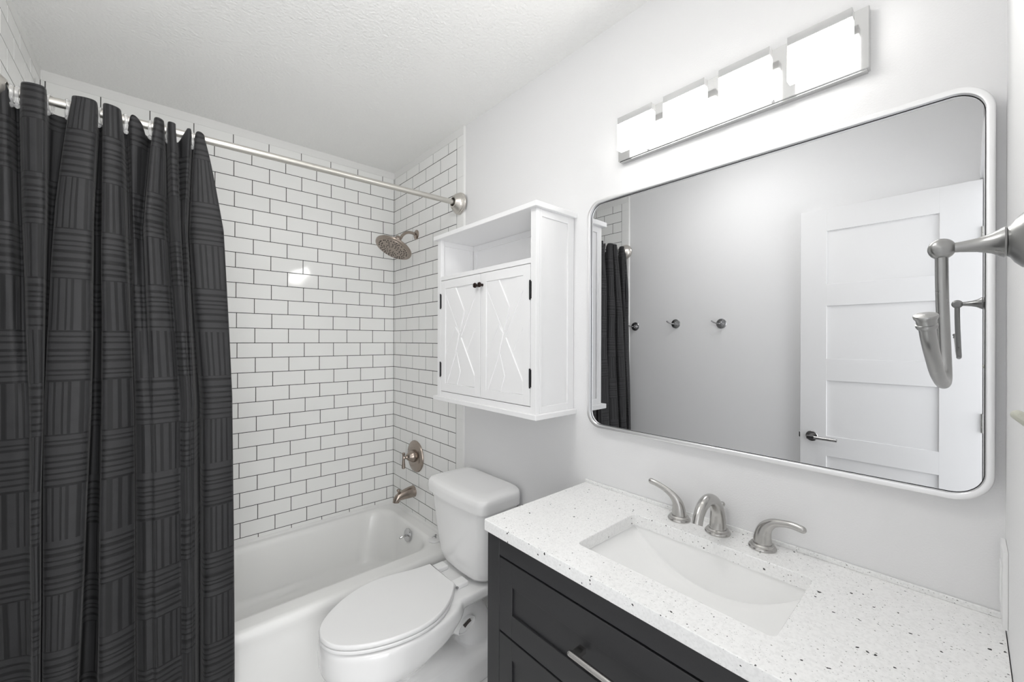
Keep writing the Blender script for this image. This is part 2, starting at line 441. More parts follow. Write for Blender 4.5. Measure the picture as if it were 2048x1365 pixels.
for q0, q1, nrm in (((W+.0082, -.0078), (-.0082, -.0078), (0, -1)), ((-.0078, -.0082), (-.0078, -.765), (-1, 0)), ((W+.0078, -.0082), (W+.0078, -.765), (1, 0))):
    loft(bm, [[Vector((q[0]+nrm[0]*a, q[1]+nrm[1]*a, RT+b)) for a, b in cq] for q in (q0, q1)])
struct('trim_2', bm, [M_caulk], 'white caulk line between tub and tiles', ang=80)
bm = B()
t = empty('drain_stopper', (-.069, -.628, RT), 'small white bath stopper with metal knob on the tub rim beside the toilet tank', 'bath stopper')
lathe(bm, (-.069, -.628, RT+.0005), (0, 0, 1), [(0, .030), (.004, .033), (.007, .033), (.0085, .030), (.009, 0)], 32); obj('disc', bm, M_plastic, t)
bm = B(); lathe(bm, (-.060, -.622, RT+.009), (0, 0, 1), [(0, .006), (.003, .003), (.012, .003), (.015, .006), (.018, .005), (.02, 0)], 16)
tube(bm, [(-.060, -.622, RT+.014), (-.070, -.620, RT+.020), (-.078, -.617, RT+.017)], .0022, 8, 4); obj('knob', bm, M_dkchrome, t)

# ------------------------------------------------------------ shower fittings
def shower():
    yy = -.307
    r = empty('overhead_shower', (0, yy, 2.02), 'round brushed bronze rain shower head on a curved arm, high on the tiled end wall', 'shower head')
    bm = B(); lathe(bm, (-TJ, yy, 2.02), (-1, 0, 0), [(0, .029), (.003, .029), (.007, .024), (.011, .015), (.012, .0)], 28); obj('flange', bm, M_bronze, r)
    bm = B(); tube(bm, [(-.01, yy, 2.02), (-.04, yy, 2.026), (-.07, yy, 2.022), (-.095, yy, 2.004), (-.108, yy, 1.984)], .0085, 16, 6); obj('arm', bm, M_bronze, r)
    n = Vector((-.45, -.11, -.885)).normalized()
    c = Vector((-.154, yy-.002, 1.916))
    bm = B()
    lathe(bm, c, -n, [(-.004, .096), (.0, .104), (.007, .1055), (.012, .101), (.018, .088), (.026, .060), (.034, .034), (.044, .024), (.058, .021), (.062, .023), (.072, .020), (.082, .016), (.084, 0)], 48)
    hd = obj('head', bm, M_bronze, r)
    bm = B(); lathe(bm, c+n*.0035, n, [(-.002, .096), (.002, .094), (.0035, .08), (.0045, 0)], 48); fc = obj('face', bm, M_bronze, r)
    d, u, v = frame_of(n); bm = B()
    for rr, k in ((.024, 8), (.038, 13), (.052, 18), (.066, 24), (.080, 30)):
        for i in range(k):
            if random.random() < .12: continue
            a = 2*PI*(i+.4*random.random())/k
            lathe(bm, c+n*.0062+(u*math.cos(a)+v*math.sin(a))*rr, n, [(0, .0042), (.0025, .0034)], 6)
    obj('nozzle_field', bm, M_black2, fc)
shower()
def valve():
    r = empty('shower_valve', (0, -.31, .71), 'oval brushed bronze valve plate with lever handle on the tiled end wall', 'shower valve')
    y, z = -.31, .708
    bm = B(); lathe(bm, (-TJ, y, z), (-1, 0, 0), [(0, .092), (.004, .093), (.009, .090), (.011, .083), (.0115, .078), (.014, .074), (.0155, .06), (.0165, .04), (.017, 0)], 48)
    obj('plate', bm, M_bronze, r)
    bm = B(); lathe(bm, (-.022, y, z+.004), (-1, 0, 0), [(0, .036), (.012, .036), (.02, .033), (.034, .024), (.04, .02), (.044, .014), (.052, .009), (.06, .0085), (.064, .011), (.068, .009), (.07, 0)], 32); obj('hub', bm, M_bronze, r)
    bm = B(); lathe(bm, (-.088, y, z+.034), (0, 0, -1), [(0, .007), (.003, .0095), (.008, .0085), (.02, .0065), (.06, .0085), (.085, .0105), (.09, .010), (.093, .006), (.094, 0)], 18); obj('lever', bm, M_bronze, r)
valve()
def tubspout():
    y = -.285
    r = empty('tub_spout', (0, y, .49), 'brushed bronze bath spout with pull-up knob just above the tub rim', 'bath spout')
    bm = B(); tube(bm, [(-TJ, y, .494), (-.03, y, .493), (-.065, y, .490), (-.093, y, .485), (-.110, y, .478), (-.119, y, .466), (-.121, y, .455)], [.034, .033, .029, .0245, .0215, .0195, .019], 24, 4, ends=False)
    obj('body', bm, M_bronze, r)
    bm = B(); lathe(bm, (-.106, y, .498), (0, 0, 1), [(0, .0045), (.016, .0045), (.018, .010), (.024, .0115), (.029, .009), (.030, 0)], 18); obj('knob', bm, M_bronze, r)
tubspout()

# ------------------------------------------------------------ toilet
def toilet():
    Yc = -1.036; Yb = -1.064
    root = empty('toilet', (-.35, Yc, 0), 'white elongated two-piece toilet with closed lid between tub and vanity', 'toilet')
    bm = B()
    def egg(z, xf, xb, hw, pf=2.0, pb=2.6, sh=.45, n=56):
        cx = xf+(xb-xf)*sh; out = []
        for i in range(n):
            a = 2*PI*i/n; ca, sa = math.cos(a), math.sin(a)
            if ca < 0: p, ax = pf, cx-xf
            else: p, ax = pb, xb-cx
            out.append(Vector((cx+ax*math.copysign(abs(ca)**(2/p), ca), (Yb if z > .2 else Yb+(Yc-Yb)*(.2-z)/.2)+hw*math.copysign(abs(sa)**(2/p), sa), z)))
        return out
    # bowl
    loops = [egg(.0, -.60, -.10, .105, 2.6, 4), egg(.04, -.60, -.10, .104, 2.6, 4), egg(.08, -.605, -.10, .096, 2.4, 4), egg(.12, -.615, -.20, .093, 2.3, 4), egg(.17, -.648, -.30, .102, 2.1, 3.2),
             egg(.215, -.695, -.37, .125, 2.05, 2.4), egg(.255, -.738, -.355, .158, 2.0, 2.3), egg(.278, -.754, -.32, .178, 2.0, 2.4), egg(.30, -.761, -.275, .186, 2.0, 2.6), egg(.34, -.763, -.235, .188, 2.0, 2.7), egg(.378, -.762, -.24, .187, 2.0, 2.7), egg(.388, -.756, -.245, .182, 2.0, 2.7)]
    loft(bm, loops)
    # deck behind the bowl that carries the tank
    dk = [rrect(-.40, -.036, Yc-.10, Yc+.10, .05, .322, 6), rrect(-.39, -.033, Yc-.125, Yc+.125, .05, .335, 6),
          rrect(-.37, -.03, Yc-.142, Yc+.142, .05, .355, 6), rrect(-.36, -.03, Yc-.148, Yc+.148, .05, .376, 6), rrect(-.355, -.032, Yc-.146, Yc+.146, .05, .388, 6), rrect(-.345, -.036, Yc-.140, Yc+.140, .05, .392, 6)]
    loft(bm, dk)
    # trapway swelling and rear foot
    tube(bm, [(-.50, Yc, .12), (-.42, Yc, .21), (-.30, Yc, .255), (-.20, Yc, .25), (-.13, Yc, .17), (-.12, Yc, .04)], [.08, .088, .085, .082, .085, .085], 20, 4)
    ft = [rrect(-.48, -.05, Yc-.128, Yc+.128, .07, .0, 6), rrect(-.48, -.05, Yc-.128, Yc+.128, .07, .085, 6), rrect(-.465, -.055, Yc-.119, Yc+.119, .06, .105, 6), rrect(-.44, -.07, Yc-.095, Yc+.095, .05, .118, 6)]
    loft(bm, ft)
    bowl = obj('bowl', bm, M_china, root, ang=180)
    rm = bowl.modifiers.new('remesh', 'REMESH'); rm.mode = 'VOXEL'; rm.voxel_size = .0055; rm.use_smooth_shade = True
    sm = bowl.modifiers.new('smooth', 'SMOOTH'); sm.factor = .5; sm.iterations = 9
    # seat and lid
    OUT = [(-.765, -1.074), (-.757, -1.035), (-.737, -1.000), (-.702, -.964), (-.655, -.930), (-.600, -.903), (-.540, -.888), (-.480, -.886), (-.420, -.896), (-.360, -.912), (-.310, -.921), (-.275, -.925), (-.266, -.935), (-.265, -1.02), (-.267, -1.108),
           (-.275, -1.124), (-.325, -1.180), (-.385, -1.223), (-.443, -1.244), (-.500, -1.250), (-.558, -1.243), (-.608, -1.230), (-.659, -1.209), (-.704, -1.181), (-.737, -1.149), (-.757, -1.113)]
    def lidloop(z, g):
        c = crom([list(p) for p in OUT]+[list(OUT[0])], 3)[:-1]
        n = len(c); out = []
        for i, (x, y) in enumerate(c):
            t = Vector(c[(i+1) % n])-Vector(c[i-1]); t.normalize(); nn = Vector((t.y, -t.x))
            if nn.dot(Vector((x+.5, y+1.068))) < 0: nn = -nn
            out.append(Vector((x+nn.x*g, y+nn.y*g, z)))
        return out
    bm = B(); loft(bm, [lidloop(.392, -.004), lidloop(.394, -.001), lidloop(.402, 0), lidloop(.405, -.003)]); obj('seat', bm, M_seat, root, ang=60)
    bm = B(); loft(bm, [lidloop(.4065, -.006), lidloop(.4085, -.001), lidloop(.4155, .0005), lidloop(.4205, -.0015), lidloop(.4225, -.0035), lidloop(.4232, -.006)]); obj('lid', bm, M_seat, root, ang=60)
    for s in (-1, 1):
        y = -1.024+s*.076
        bm = B(); box(bm, (-.262, y-.024, .391), (-.205, y+.024, .412), .006, 3); h = obj('hinge', bm, M_seat, root)
        bm = B(); lathe(bm, (-.262, y-.021 if s < 0 else y+.021, .404), (0, s, 0), [(0, .005), (.006, .005), (.0065, 0)], 12); obj('hinge_pin', bm, M_dkchrome, h)
    # tank: tapers downward with rounded bottom
    def tk(z, hw, xf, r): return rrect(xf, -.016, Yc-hw, Yc+hw, r, z, 8, extra=6)
    def bow(lp, amt, hw):  # front face bulges a little
        for p in lp:
            if p.x < -.10: p.x -= amt*(1-min(1, abs(p.y-Yc)/hw)**2)
        return lp
    bm = B(); T = [(.398, .120, -.150, .05), (.405, .142, -.176, .055), (.425, .160, -.190, .055), (.46, .172, -.198, .05), (.55, .183, -.207, .045), (.66, .193, -.214, .04), (.728, .198, -.218, .04)]
    loft(bm, [bow(tk(*t), .016, t[1]) for t in T]); tank = obj('tank', bm, M_china, root, ang=60)
    bm = B(); T = [(.714, .205, -.226, .035), (.716, .211, -.232, .036), (.745, .213, -.234, .036), (.762, .211, -.232, .036), (.771, .204, -.224, .034), (.776, .188, -.206, .03), (.778, .15, -.17, .03)]
    loft(bm, [bow(tk(*t), .018, t[1]) for t in T]); obj('tank_lid', bm, M_china, root, ang=60)
    # bolt pocket in the side of the foot
    c = Vector((-.222, -1.130, .238)); bm = B()
    ax = Vector((0, -1, .25)).normalized()
    d, u, v = frame_of(ax); lo = []
    for h, k in ((-.03, 1.12), (.004, 1.05), (.007, .97), (.006, .90), (-.002, .82)):
        lo.append([c+ax*h+(Vector((1, 0, .35)).normalized()*math.cos(2*PI*i/28)*.044+Vector((-.33, -.12, 1)).normalized()*math.sin(2*PI*i/28)*.027)*k for i in range(28)])
    loft(bm, lo); b = obj('bolt_pocket', bm, M_china, root, ang=60)
    bm = B(); a0 = c+ax*.006+Vector((-.014, 0, .004)); tube(bm, [a0, a0+Vector((.014, 0, .007)), a0+Vector((.030, 0, .015))], [.0065, .0055, .0068], 6, 2, ends=False)
    bb = obj('bolt', bm, M_black2, b); bb['label'] = 'dark anchor bolt'
toilet()

# ------------------------------------------------------------ vanity cabinet
def vanity():
    root = empty('vanity_cabinet', (-.23, -2.045, 0), 'charcoal shaker vanity cabinet with drawer and doors under the speckled top', 'cabinet')
    xf = -.455; yl, yr = -1.5645, -2.5235; zt = .8535
    bm = B()
    box(bm, (-.005, yl, .0), (xf+.02, yl-.018, zt)); box(bm, (-.005, yr, .0), (xf+.02, yr+.018, zt)); box(bm, (-.005, yl-.018, .08), (-.012, yr+.018, zt)); box(bm, (-.012, yl-.018, .08), (xf+.02, yr+.018, .098))
    box(bm, (xf+.02, yl, 0), (xf, yl-.0515, zt), .0012, 1); box(bm, (xf+.02, yr, 0), (xf, yr+.0515, zt), .0012, 1)
    box(bm, (xf+.02, yl-.052, zt), (xf+.0005, yr+.052, .800), .0008, 1); box(bm, (xf+.02, yl-.052, .06), (xf+.0005, yr+.052, .11), .001, 1)
    obj('body', bm, M_black, root)
    bm = B(); box(bm, (xf+.03, yl-.02, .1), (xf+.034, yr+.02, .84)); obj('gap_shade_sheet', bm, M_gap, root)  # black sheet painting the shade behind the drawer and door gaps
    def front(name, ya, yb, za, zb, inset=(.052, .052), x=xf+.0005):
        bm = B(); iy, iz = inset
        box(bm, (x+.019, ya, za), (x+.0065, yb, zb))
        box(bm, (x+.0066, ya, za), (x, ya-iy, zb), .0009, 1); box(bm, (x+.0066, yb, za), (x, yb+iy, zb), .0009, 1)
        box(bm, (x+.0066, ya-iy+.0008, za), (x, yb+iy-.0008, za+iz), .0009, 1); box(bm, (x+.0066, ya-iy+.0008, zb), (x, yb+iy-.0008, zb-iz), .0009, 1)
        return obj(name, bm, M_black, root)
    dy0, dy1 = yl-.0525, yr+.0525
    d = front('drawer', dy0, dy1, .594, .7945, (.052, .063))
    def bar(ya, yb, z, parent, vertical=False):
        bm = B()
        if not vertical:
            for y in (ya-.006, yb+.006): box(bm, (xf, y+.005, z-.006), (xf-.03, y-.013 if y == ya-.006 else y-.005, z+.006), .001, 1)
            tube(bm, [(xf-.032, ya, z), (xf-.032, (ya+yb)/2, z), (xf-.032, yb, z)], .0068, 14, 2)
        else:
            for q in (ya, yb): box(bm, (xf+.002, z-.006, q-.005), (xf-.03, z+.006, q+.005), .001, 1)
            tube(bm, [(xf-.032, z, ya), (xf-.032, z, (ya+yb)/2), (xf-.032, z, yb)], .0068, 14, 2)
        h = obj('handle', bm, M_nickel, parent); h['label'] = 'brushed nickel bar handle'
    bar(-1.899, -2.197, .7065, d)
    m = (dy0+dy1)/2
    for a, b, hy in ((dy0, m+.0015, m+.03), (m-.0015, dy1, m-.03)):
        q = front('cabinet_door', a, b, .113, .5885); bar(.40, .52, hy, q, True)
vanity()
def counter():
    root = empty('countertop', (-.235, -2.045, .8545), 'white speckled quartz countertop with rectangular sink opening', 'countertop')
    x0, x1, y0, y1 = -.4671, -.0015, -2.5235, -1.5603
    a, b, c, d = -.3735, -.1125, -2.2585, -1.8255
    zt, zb = .885, .8545
    bm = B(); s, e = 5, 8
    def O(i, z): return rrect(x0+i, x1-i*.0, y0+i*.0, y1-i, .006, z, s, extra=e)
    def I(i, z): return rrect(a-i, b+i, c-i, d+i, .014, z, s, extra=e)
    lo = [I(0, zb), O(.001, zb), O(0, zb+.002), O(0, zt-.003), O(.001, zt-.0008), O(.003, zt), I(.002, zt), I(.0005, zt-.001), I(0, zt-.003), I(0, zb)]
    loft(bm, lo, False, False)
    bmesh.ops.remove_doubles(bm, verts=bm.verts, dist=1e-5)
    obj('slab', bm, M_stone, root)
    bm = B(); box(bm, (-.0015, y1-.002, zt+.0002), (-.0065, y1-(y1-y0)+.001, zt+.011), .0006, 1); obj('backsplash_strip', bm, M_stone, root)
    # sink under the opening
    r = empty('sink', (-.24, -2.045, .75), 'white rectangular undermount trough sink set in the speckled countertop', 'sink')
    bm = B(); A, Bx, Cc, D = a-.004, b+.004, c-.004, d+.004
    nx, ny = 26, 64; V = []
    ym = (Cc+D)/2; hy = (D-Cc)/2
    def floor_z(x, y):
        t = min(1, abs(y-ym)/hy); u = (x-A)/(Bx-A)
        z = .752+.098*t**2.15
        ef = max(0, 1-u/.16); z += .05*ef**2.4      # soft fillet at the front wall
        eb = max(0, 1-(1-u)/.05); z += .006*eb**2
        return z-(.004*(u))
    top = .8543
    for i in range(nx+1):
        row = []
        for j in range(ny+1):
            x = A+(Bx-A)*i/nx; y = Cc+(D-Cc)*j/ny
            row.append(bm.verts.new((x, y, min(floor_z(x, y), top))))
        V.append(row)
    for i in range(nx):
        for j in range(ny): bm.faces.new((V[i][j], V[i+1][j], V[i+1][j+1], V[i][j+1]))
    border = [V[i][0] for i in range(nx+1)]+[V[nx][j] for j in range(1, ny+1)]+[V[i][ny] for i in range(nx-1, -1, -1)]+[V[0][j] for j in range(ny-1, 0, -1)]
    topv = [bm.verts.new((v.co.x, v.co.y, top)) for v in border]
    outv = [bm.verts.new((v.co.x+math.copysign(.012, v.co.x-(A+Bx)/2) if abs(v.co.x-(A+Bx)/2) > (Bx-A)/2-.001 else v.co.x, v.co.y+math.copysign(.012, v.co.y-ym) if abs(v.co.y-ym) > hy-.001 else v.co.y, top)) for v in border]
    n = len(border)
    for i in range(n):
        j = (i+1) % n
        bm.faces.new((border[i], border[j], topv[j], topv[i])); bm.faces.new((topv[i], topv[j], outv[j], outv[i]))
    o = obj('basin', bm, M_sink, r, ang=28)
    so = o.modifiers.new('thick', 'SOLIDIFY'); so.thickness = .008; so.offset = -1
    bm = B(); lathe(bm, (-.185, ym, .7475), (0, 0, 1), [(0, .022), (.003, .022), (.0045, .018), (.002, .015), (.004, .013), (.006, 0)], 28)
    q = obj('drain', bm, M_nickel, r); q['label'] = 'nickel drain'
counter()
def faucet():
    z = .885
    root = empty('faucet', (-.045, -2.036, z), 'brushed nickel widespread faucet with arched spout and two lever handles', 'faucet')
    def base(bm, x, y, r):
        lathe(bm, (x, y, z), (0, 0, 1), [(0, r), (.003, r*1.02), (.006, r*.97), (.0075, r*.86), (.0105, r*.86), (.013, r*.76), (.0135, 0)], 36)
    bm = B(); y = -2.036; x = -.047
    tube(bm, [(x, y, z+.008), (x+.001, y, z+.035), (x-.006, y, z+.066), (x-.030, y, z+.092), (x-.062, y, z+.102), (x-.092, y, z+.096), (x-.113, y, z+.079), (x-.121, y, z+.064)],
         [.0215, .0195, .0170, .0155, .0145, .0135, .0128, .0125], 24, 6, ends=False)
    sp = obj('spout', bm, M_nickel, root)
    bm = B(); base(bm, x, y, .031); obj('spout_base', bm, M_nickel, sp)
    bm = B(); lathe(bm, (x-.1208, y, z+.065), (-.42, 0, -1), [(0, .0127), (.008, .0127), (.0085, .0095)], 24); obj('aerator', bm, M_nickel, sp)
    bm = B(); lathe(bm, (x+.030, y, z+.01), (0, 0, 1), [(0, .0025), (.052, .0025), (.053, .006), (.058, .0075), (.063, .005), (.064, 0)], 16); obj('lift_rod', bm, M_nickel, root)
    for s, yc, xo in ((1, -1.9303, 0), (-1, -2.142, 0)):
        bm = B(); x = -.047
        if s > 0: P = [(x, yc, z+.008), (x, yc+.001, z+.028), (x-.001, yc+.005, z+.047), (x-.003, yc+.018, z+.064), (x-.006, yc+.040, z+.078), (x-.010, yc+.062, z+.087), (x-.012, yc+.080, z+.091)]
        else: P = [(x, yc, z+.008), (x, yc-.001, z+.032), (x, yc-.007, z+.052), (x-.002, yc-.022, z+.068), (x-.004, yc-.042, z+.075), (x-.006, yc-.064, z+.078), (x-.008, yc-.084, z+.076)]
        tube(bm, P, [.0215, .0185, .0150, .0110, .0085, .0085, .0085], 20, 6, flat=.85)
        h = obj('handle', bm, M_nickel, root)
        bm = B(); base(bm, x, yc, .030); obj('handle_base', bm, M_nickel, h)
faucet()

# ------------------------------------------------------------ mirror
def mirror():
    root = empty('mirror', (0, -2.045, 1.09), 'large rounded rectangular wall mirror with thin satin silver frame above the vanity', 'mirror')
    y0, y1, z0, z1 = -2.5125, -1.5808, 1.092, 1.884
    def R(i, x): return rrect(y0+i, y1-i, z0+i, z1-i, .058-i, x, 14, 'yz', 2)
    bm = B()
    loft(bm, [R(.010, -.001), R(.0, -.001), R(.0, -.022), R(.0012, -.0245), R(.003, -.0255), R(.009, -.0255), R(.0115, -.0245), R(.0125, -.022), R(.0125, -.001)], False, False)
    obj('frame', bm, M_frame, root)
    bm = B(); v = [bm.verts.new(p) for p in R(.0122, -.015)]; bm.faces.new(v)
    v2 = [bm.verts.new(p) for p in R(.0122, -.011)]; bm.faces.new(v2[::-1])
    for i in range(len(v)): bm.faces.new((v[i], v2[i], v2[(i+1) % len(v)], v[(i+1) % len(v)]))
    g = obj('glass', bm, M_mirror, root); g['label'] = 'mirror glass'
    bm = B(); loft(bm, [R(.0120, -.0156), R(.0136, -.0156), R(.0136, -.0149), R(.0120, -.0149)], False, False); obj('gasket', bm, M_gap, root)
mirror()

# ------------------------------------------------------------ vanity light
def light():
    root = empty('vanity_light', (0, -2.02, 2.05), 'silver bar wall light with four glowing glass block shades above the mirror', 'wall light')
    y0, y1, z0, z1, xp = -2.336, -1.7064, 1.9885, 2.1225, -.022
    bm = B(); box(bm, (0, y0, z0), (xp, y1, z1), .0012, 1); box(bm, (0, y0+.004, z0-.003), (xp+.004, y1-.004, z0+.002), .0005, 1)
    obj('back_plate', bm, M_plate, root)
    for yy in (-1.815, -2.155):
        bm = B(); lathe(bm, (xp+.002, yy, z0+.0055), (-1, 0, 0), [(0, .0035), (.003, .0045), (.005, .0035), (.006, 0)], 14); obj('screw', bm, M_chrome, root)
    first = None
    for k in range(4):
        ya = -1.735-.1538*k; yb = ya-.118
        if first is None:
            bm = B(); box(bm, (-.069, ya, 2.002), (-.047, yb, 2.0853), .0008, 1, 1); bm.normal_update()
            for f in bm.faces:
                if f.calc_center_median().x < -.0688: f.material_index = 0
            first = obj('shade', bm, [M_shade, M_shade2], root); first['label'] = 'glowing frosted glass shade'
            bm = B(); box(bm, (-.069, ya, 2.0856), (-.047, yb, 2.1055), .0008, 1); c0 = obj('glass_rim', bm, M_cap, first)
            bm = B(); lathe(bm, (-.047, (ya+yb)/2, 2.05), (1, 0, 0), [(0, .014), (.0255, .014)], 20); s0 = obj('socket', bm, M_plate, first)
        else:
            c = first.copy(); COL.objects.link(c); c.location.y = -.1538*k
            for q in (c0, s0):
                e = q.copy(); COL.objects.link(e); e.parent = c
light()

# fill lamp added on the ceiling, out of view, to even out the brightness
def dome():
    r = empty('fill_lamp', (-.97, -1.60, H), 'added round fill lamp on the ceiling, out of view, over the bathroom floor', 'fill lamp')
    bm = B(); lathe(bm, (-.97, -1.60, H), (0, 0, -1), [(0, .195), (.012, .195), (.016, .19), (.017, .0)], 48); obj('fill_lamp_base', bm, M_plastic, r)
    bm = B(); lathe(bm, (-.97, -1.60, H-.0165), (0, 0, -1), [(0, .178), (.02, .175), (.04, .160), (.056, .125), (.066, .07), (.069, 0)], 48); obj('fill_lamp_diffuser', bm, M_dome, r)
M_dome = mat('fill_lamp_glass', (1, 1, 1), .5)
PB(M_dome).inputs['Emission Color'].default_value = (1.0, .99, .97, 1); PB(M_dome).inputs['Emission Strength'].default_value = 8.5
dome()

# ------------------------------------------------------------ wall storage cabinet
def storage():
    root = empty('storage_cabinet', (0, -1.184, 1.125), 'white wall cabinet over the toilet with open shelf and two lattice doors', 'wall cabinet')
    yl, yr, xf = -.865, -1.502, -.2
    z0, z1 = 1.143, 1.850
    bm = B()
    box(bm, (0, yl+.013, z1), (-.215, yr-.015, z1+.0185), .0015, 1); box(bm, (0, yl+.013, z0-.018), (-.215, yr-.015, z0), .0015, 1)
    for s, y in ((1, yl), (-1, yr)):        # side panels: frame with recessed board
        yi = y-s*.015
        box(bm, (-.001, y-s*.005, z0+.0003), (xf+.012, yi, z1-.0003))
        f0, f1 = (-.0345, -.171)
        box(bm, (-.0015, y+s*.0002, z0), (f0, y-s*.006, z1), .0006, 1); box(bm, (xf+.0185, y+s*.0002, z0), (f1, y-s*.006, z1), .0006, 1)
        box(bm, (f0+.0005, y, z0), (f1-.0005, y-s*.006, 1.166), .0006, 1); box(bm, (f0+.0005, y, 1.825), (f1-.0005, y-s*.006, z1), .0006, 1)
        box(bm, (-.0135, yi+s*.001, 1.826), (xf+.0185, yi-s*.005, z1-.0004)); box(bm, (-.0145, yi+s*.001, 1.69), (-.032, yi-s*.0054, 1.8255))
    box(bm, (-.0012, yl-.0155, z0+.0005), (-.006, yr+.0155, z1-.0005))                                  # back
    box(bm, (-.0055, yl-.0205, 1.824), (-.013, yr+.0205, z1-.0006)); box(bm, (-.0055, yl-.0205, 1.6825), (-.0128, yl-.04, 1.8236)); box(bm, (-.0055, yr+.0205, 1.6825), (-.0128, yr+.04, 1.8236))
    # face frame
    box(bm, (xf+.018, yl, z0), (xf, yl-.027, z1), .0008, 1); box(bm, (xf+.018, yr, z0), (xf, yr+.027, z1), .0008, 1)
    box(bm, (xf+.018, yl-.0265, z0), (xf+.0003, yr+.0265, 1.1645), .0006, 1)
    box(bm, (-.006, yl-.015, 1.664), (xf+.0003, yr+.015, 1.682), .0008, 1)     # shelf with its front edge
    obj('body', bm, M_cab, root)
    bm = B(); box(bm, (-.05, yl-.02, 1.2), (-.052, yr+.02, 1.66)); obj('gap_shade_sheet', bm, M_gap, root)  # sheet coloured black as the shade between the lattice doors
    def door(ya, yb, hs):
        z0d, z1d = 1.1672, 1.6615; x = xf
        bm = B(); box(bm, (x+.016, ya, z0d), (x+.005, yb, z1d)); fw = .036
        box(bm, (x+.0052, ya, z0d), (x, ya-fw, z1d), .0006, 1); box(bm, (x+.0052, yb, z0d), (x, yb+fw, z1d), .0006, 1)
        box(bm, (x+.0052, ya-fw+.0005, z0d), (x, yb+fw-.0005, z0d+fw), .0006, 1); box(bm, (x+.0052, ya-fw+.0005, z1d), (x, yb+fw-.0005, z1d-fw), .0006, 1)
        d = obj('cabinet_door', bm, M_cab, root)
        # crossed lattice strips, clipped to the recess
        bm = B(); A0, A1, Z0, Z1 = ya-fw, yb+fw, z0d+fw, z1d-fw
        w_, h_ = A0-A1, Z1-Z0
        def strip(poly, hgt):
            # poly in fractions of the recess (across, down); raised with a small bevel
            P = [(A0-w_*u, Z1-h_*v) for u, v in poly]
            cy_ = sum(p[0] for p in P)/len(P); cz_ = sum(p[1] for p in P)/len(P)
            def ins(e):
                out = []; n = len(P)
                for i in range(n):
                    p0, p1, p2 = Vector(P[i-1]), Vector(P[i]), Vector(P[(i+1) % n])
                    d1 = (p1-p0).normalized(); d2 = (p2-p1).normalized()
                    n1 = Vector((-d1.y, d1.x)); n2 = Vector((-d2.y, d2.x))
                    if n1.dot(Vector((cy_, cz_))-p1) < 0: n1 = -n1
                    if n2.dot(Vector((cy_, cz_))-p1) < 0: n2 = -n2
                    m = (n1+n2); m = m/max(.35, m.length_squared/2)*.5*2/ (1 if True else 1)
                    out.append(p1+m*.5*e*2/1*1.0*.5*2/2 if False else p1+m*.5*e)
                return out
            lo = []
            for dx, e in ((.0058, .0016), (.0052-hgt*1.2+.0012, .0016), (.0052-hgt*1.2, .0034)):
                lo.append([Vector((x+dx, q.x, q.y)) for q in ins(e)])
            loft(bm, lo)
        strip([(0, .0), (.36, 0), (.66, .255), (.52, .46), (.5, .45), (0, .05)], .0036)      # falling band, upper part
        strip([(.80, 0), (1, 0), (1, .12), (.55, .505), (.535, .455), (.665, .262), (.58, .17)], .0026)      # rising band, upper part
        strip([(.55, .515), (1, .89), (1, 1), (.76, 1), (.40, .65)], .0036)                    # falling band, lower part
        strip([(0, .70), (.35, .405), (.48, .48), (.38, .64), (.33, .715), (.05, 1), (0, 1)], .0026)          # rising band, lower part
        strip([(.60, .51), (1, .135), (1, .43), (.73, .655)], .0018)
        strip([(.335, .725), (.385, .66), (.52, .86), (.41, 1), (.06, 1)], .0018)
        strip([(0, .07), (.47, .46), (.36, .395), (0, .68)], .0014)
        obj('lattice', bm, M_cab, d)
        ky = (yb+.0135) if hs > 0 else (ya-.0125)
        bm = B(); lathe(bm, (x, ky, 1.6145), (-1, 0, 0), [(0, .006), (.004, .005), (.009, .0045), (.012, .009), (.016, .0105), (.02, .009), (.022, .004), (.0225, 0)], 20)
        kn = obj('knob', bm, M_dark, d); kn['label'] = 'dark bronze knob'
        hy = ya+.0015 if hs > 0 else yb-.0015
        for zc in (1.5705, 1.264):
            bm = B(); lathe(bm, (x-.002, hy, zc-.034), (0, 0, 1), [(0, .0032), (.022, .0032), (.0225, .0027), (.0235, .0032), (.045, .0032), (.0455, .0027), (.0465, .0032), (.068, .0032)], 10)
            box(bm, (x-.001, hy-.006, zc-.03), (x+.0002, hy+.006, zc+.03))
            hg = obj('hinge', bm, M_blackmet, d); hg['label'] = 'black hinge'
    door(-.8945, -1.1868, 1); door(-1.1900, -1.4725, -1)
storage()

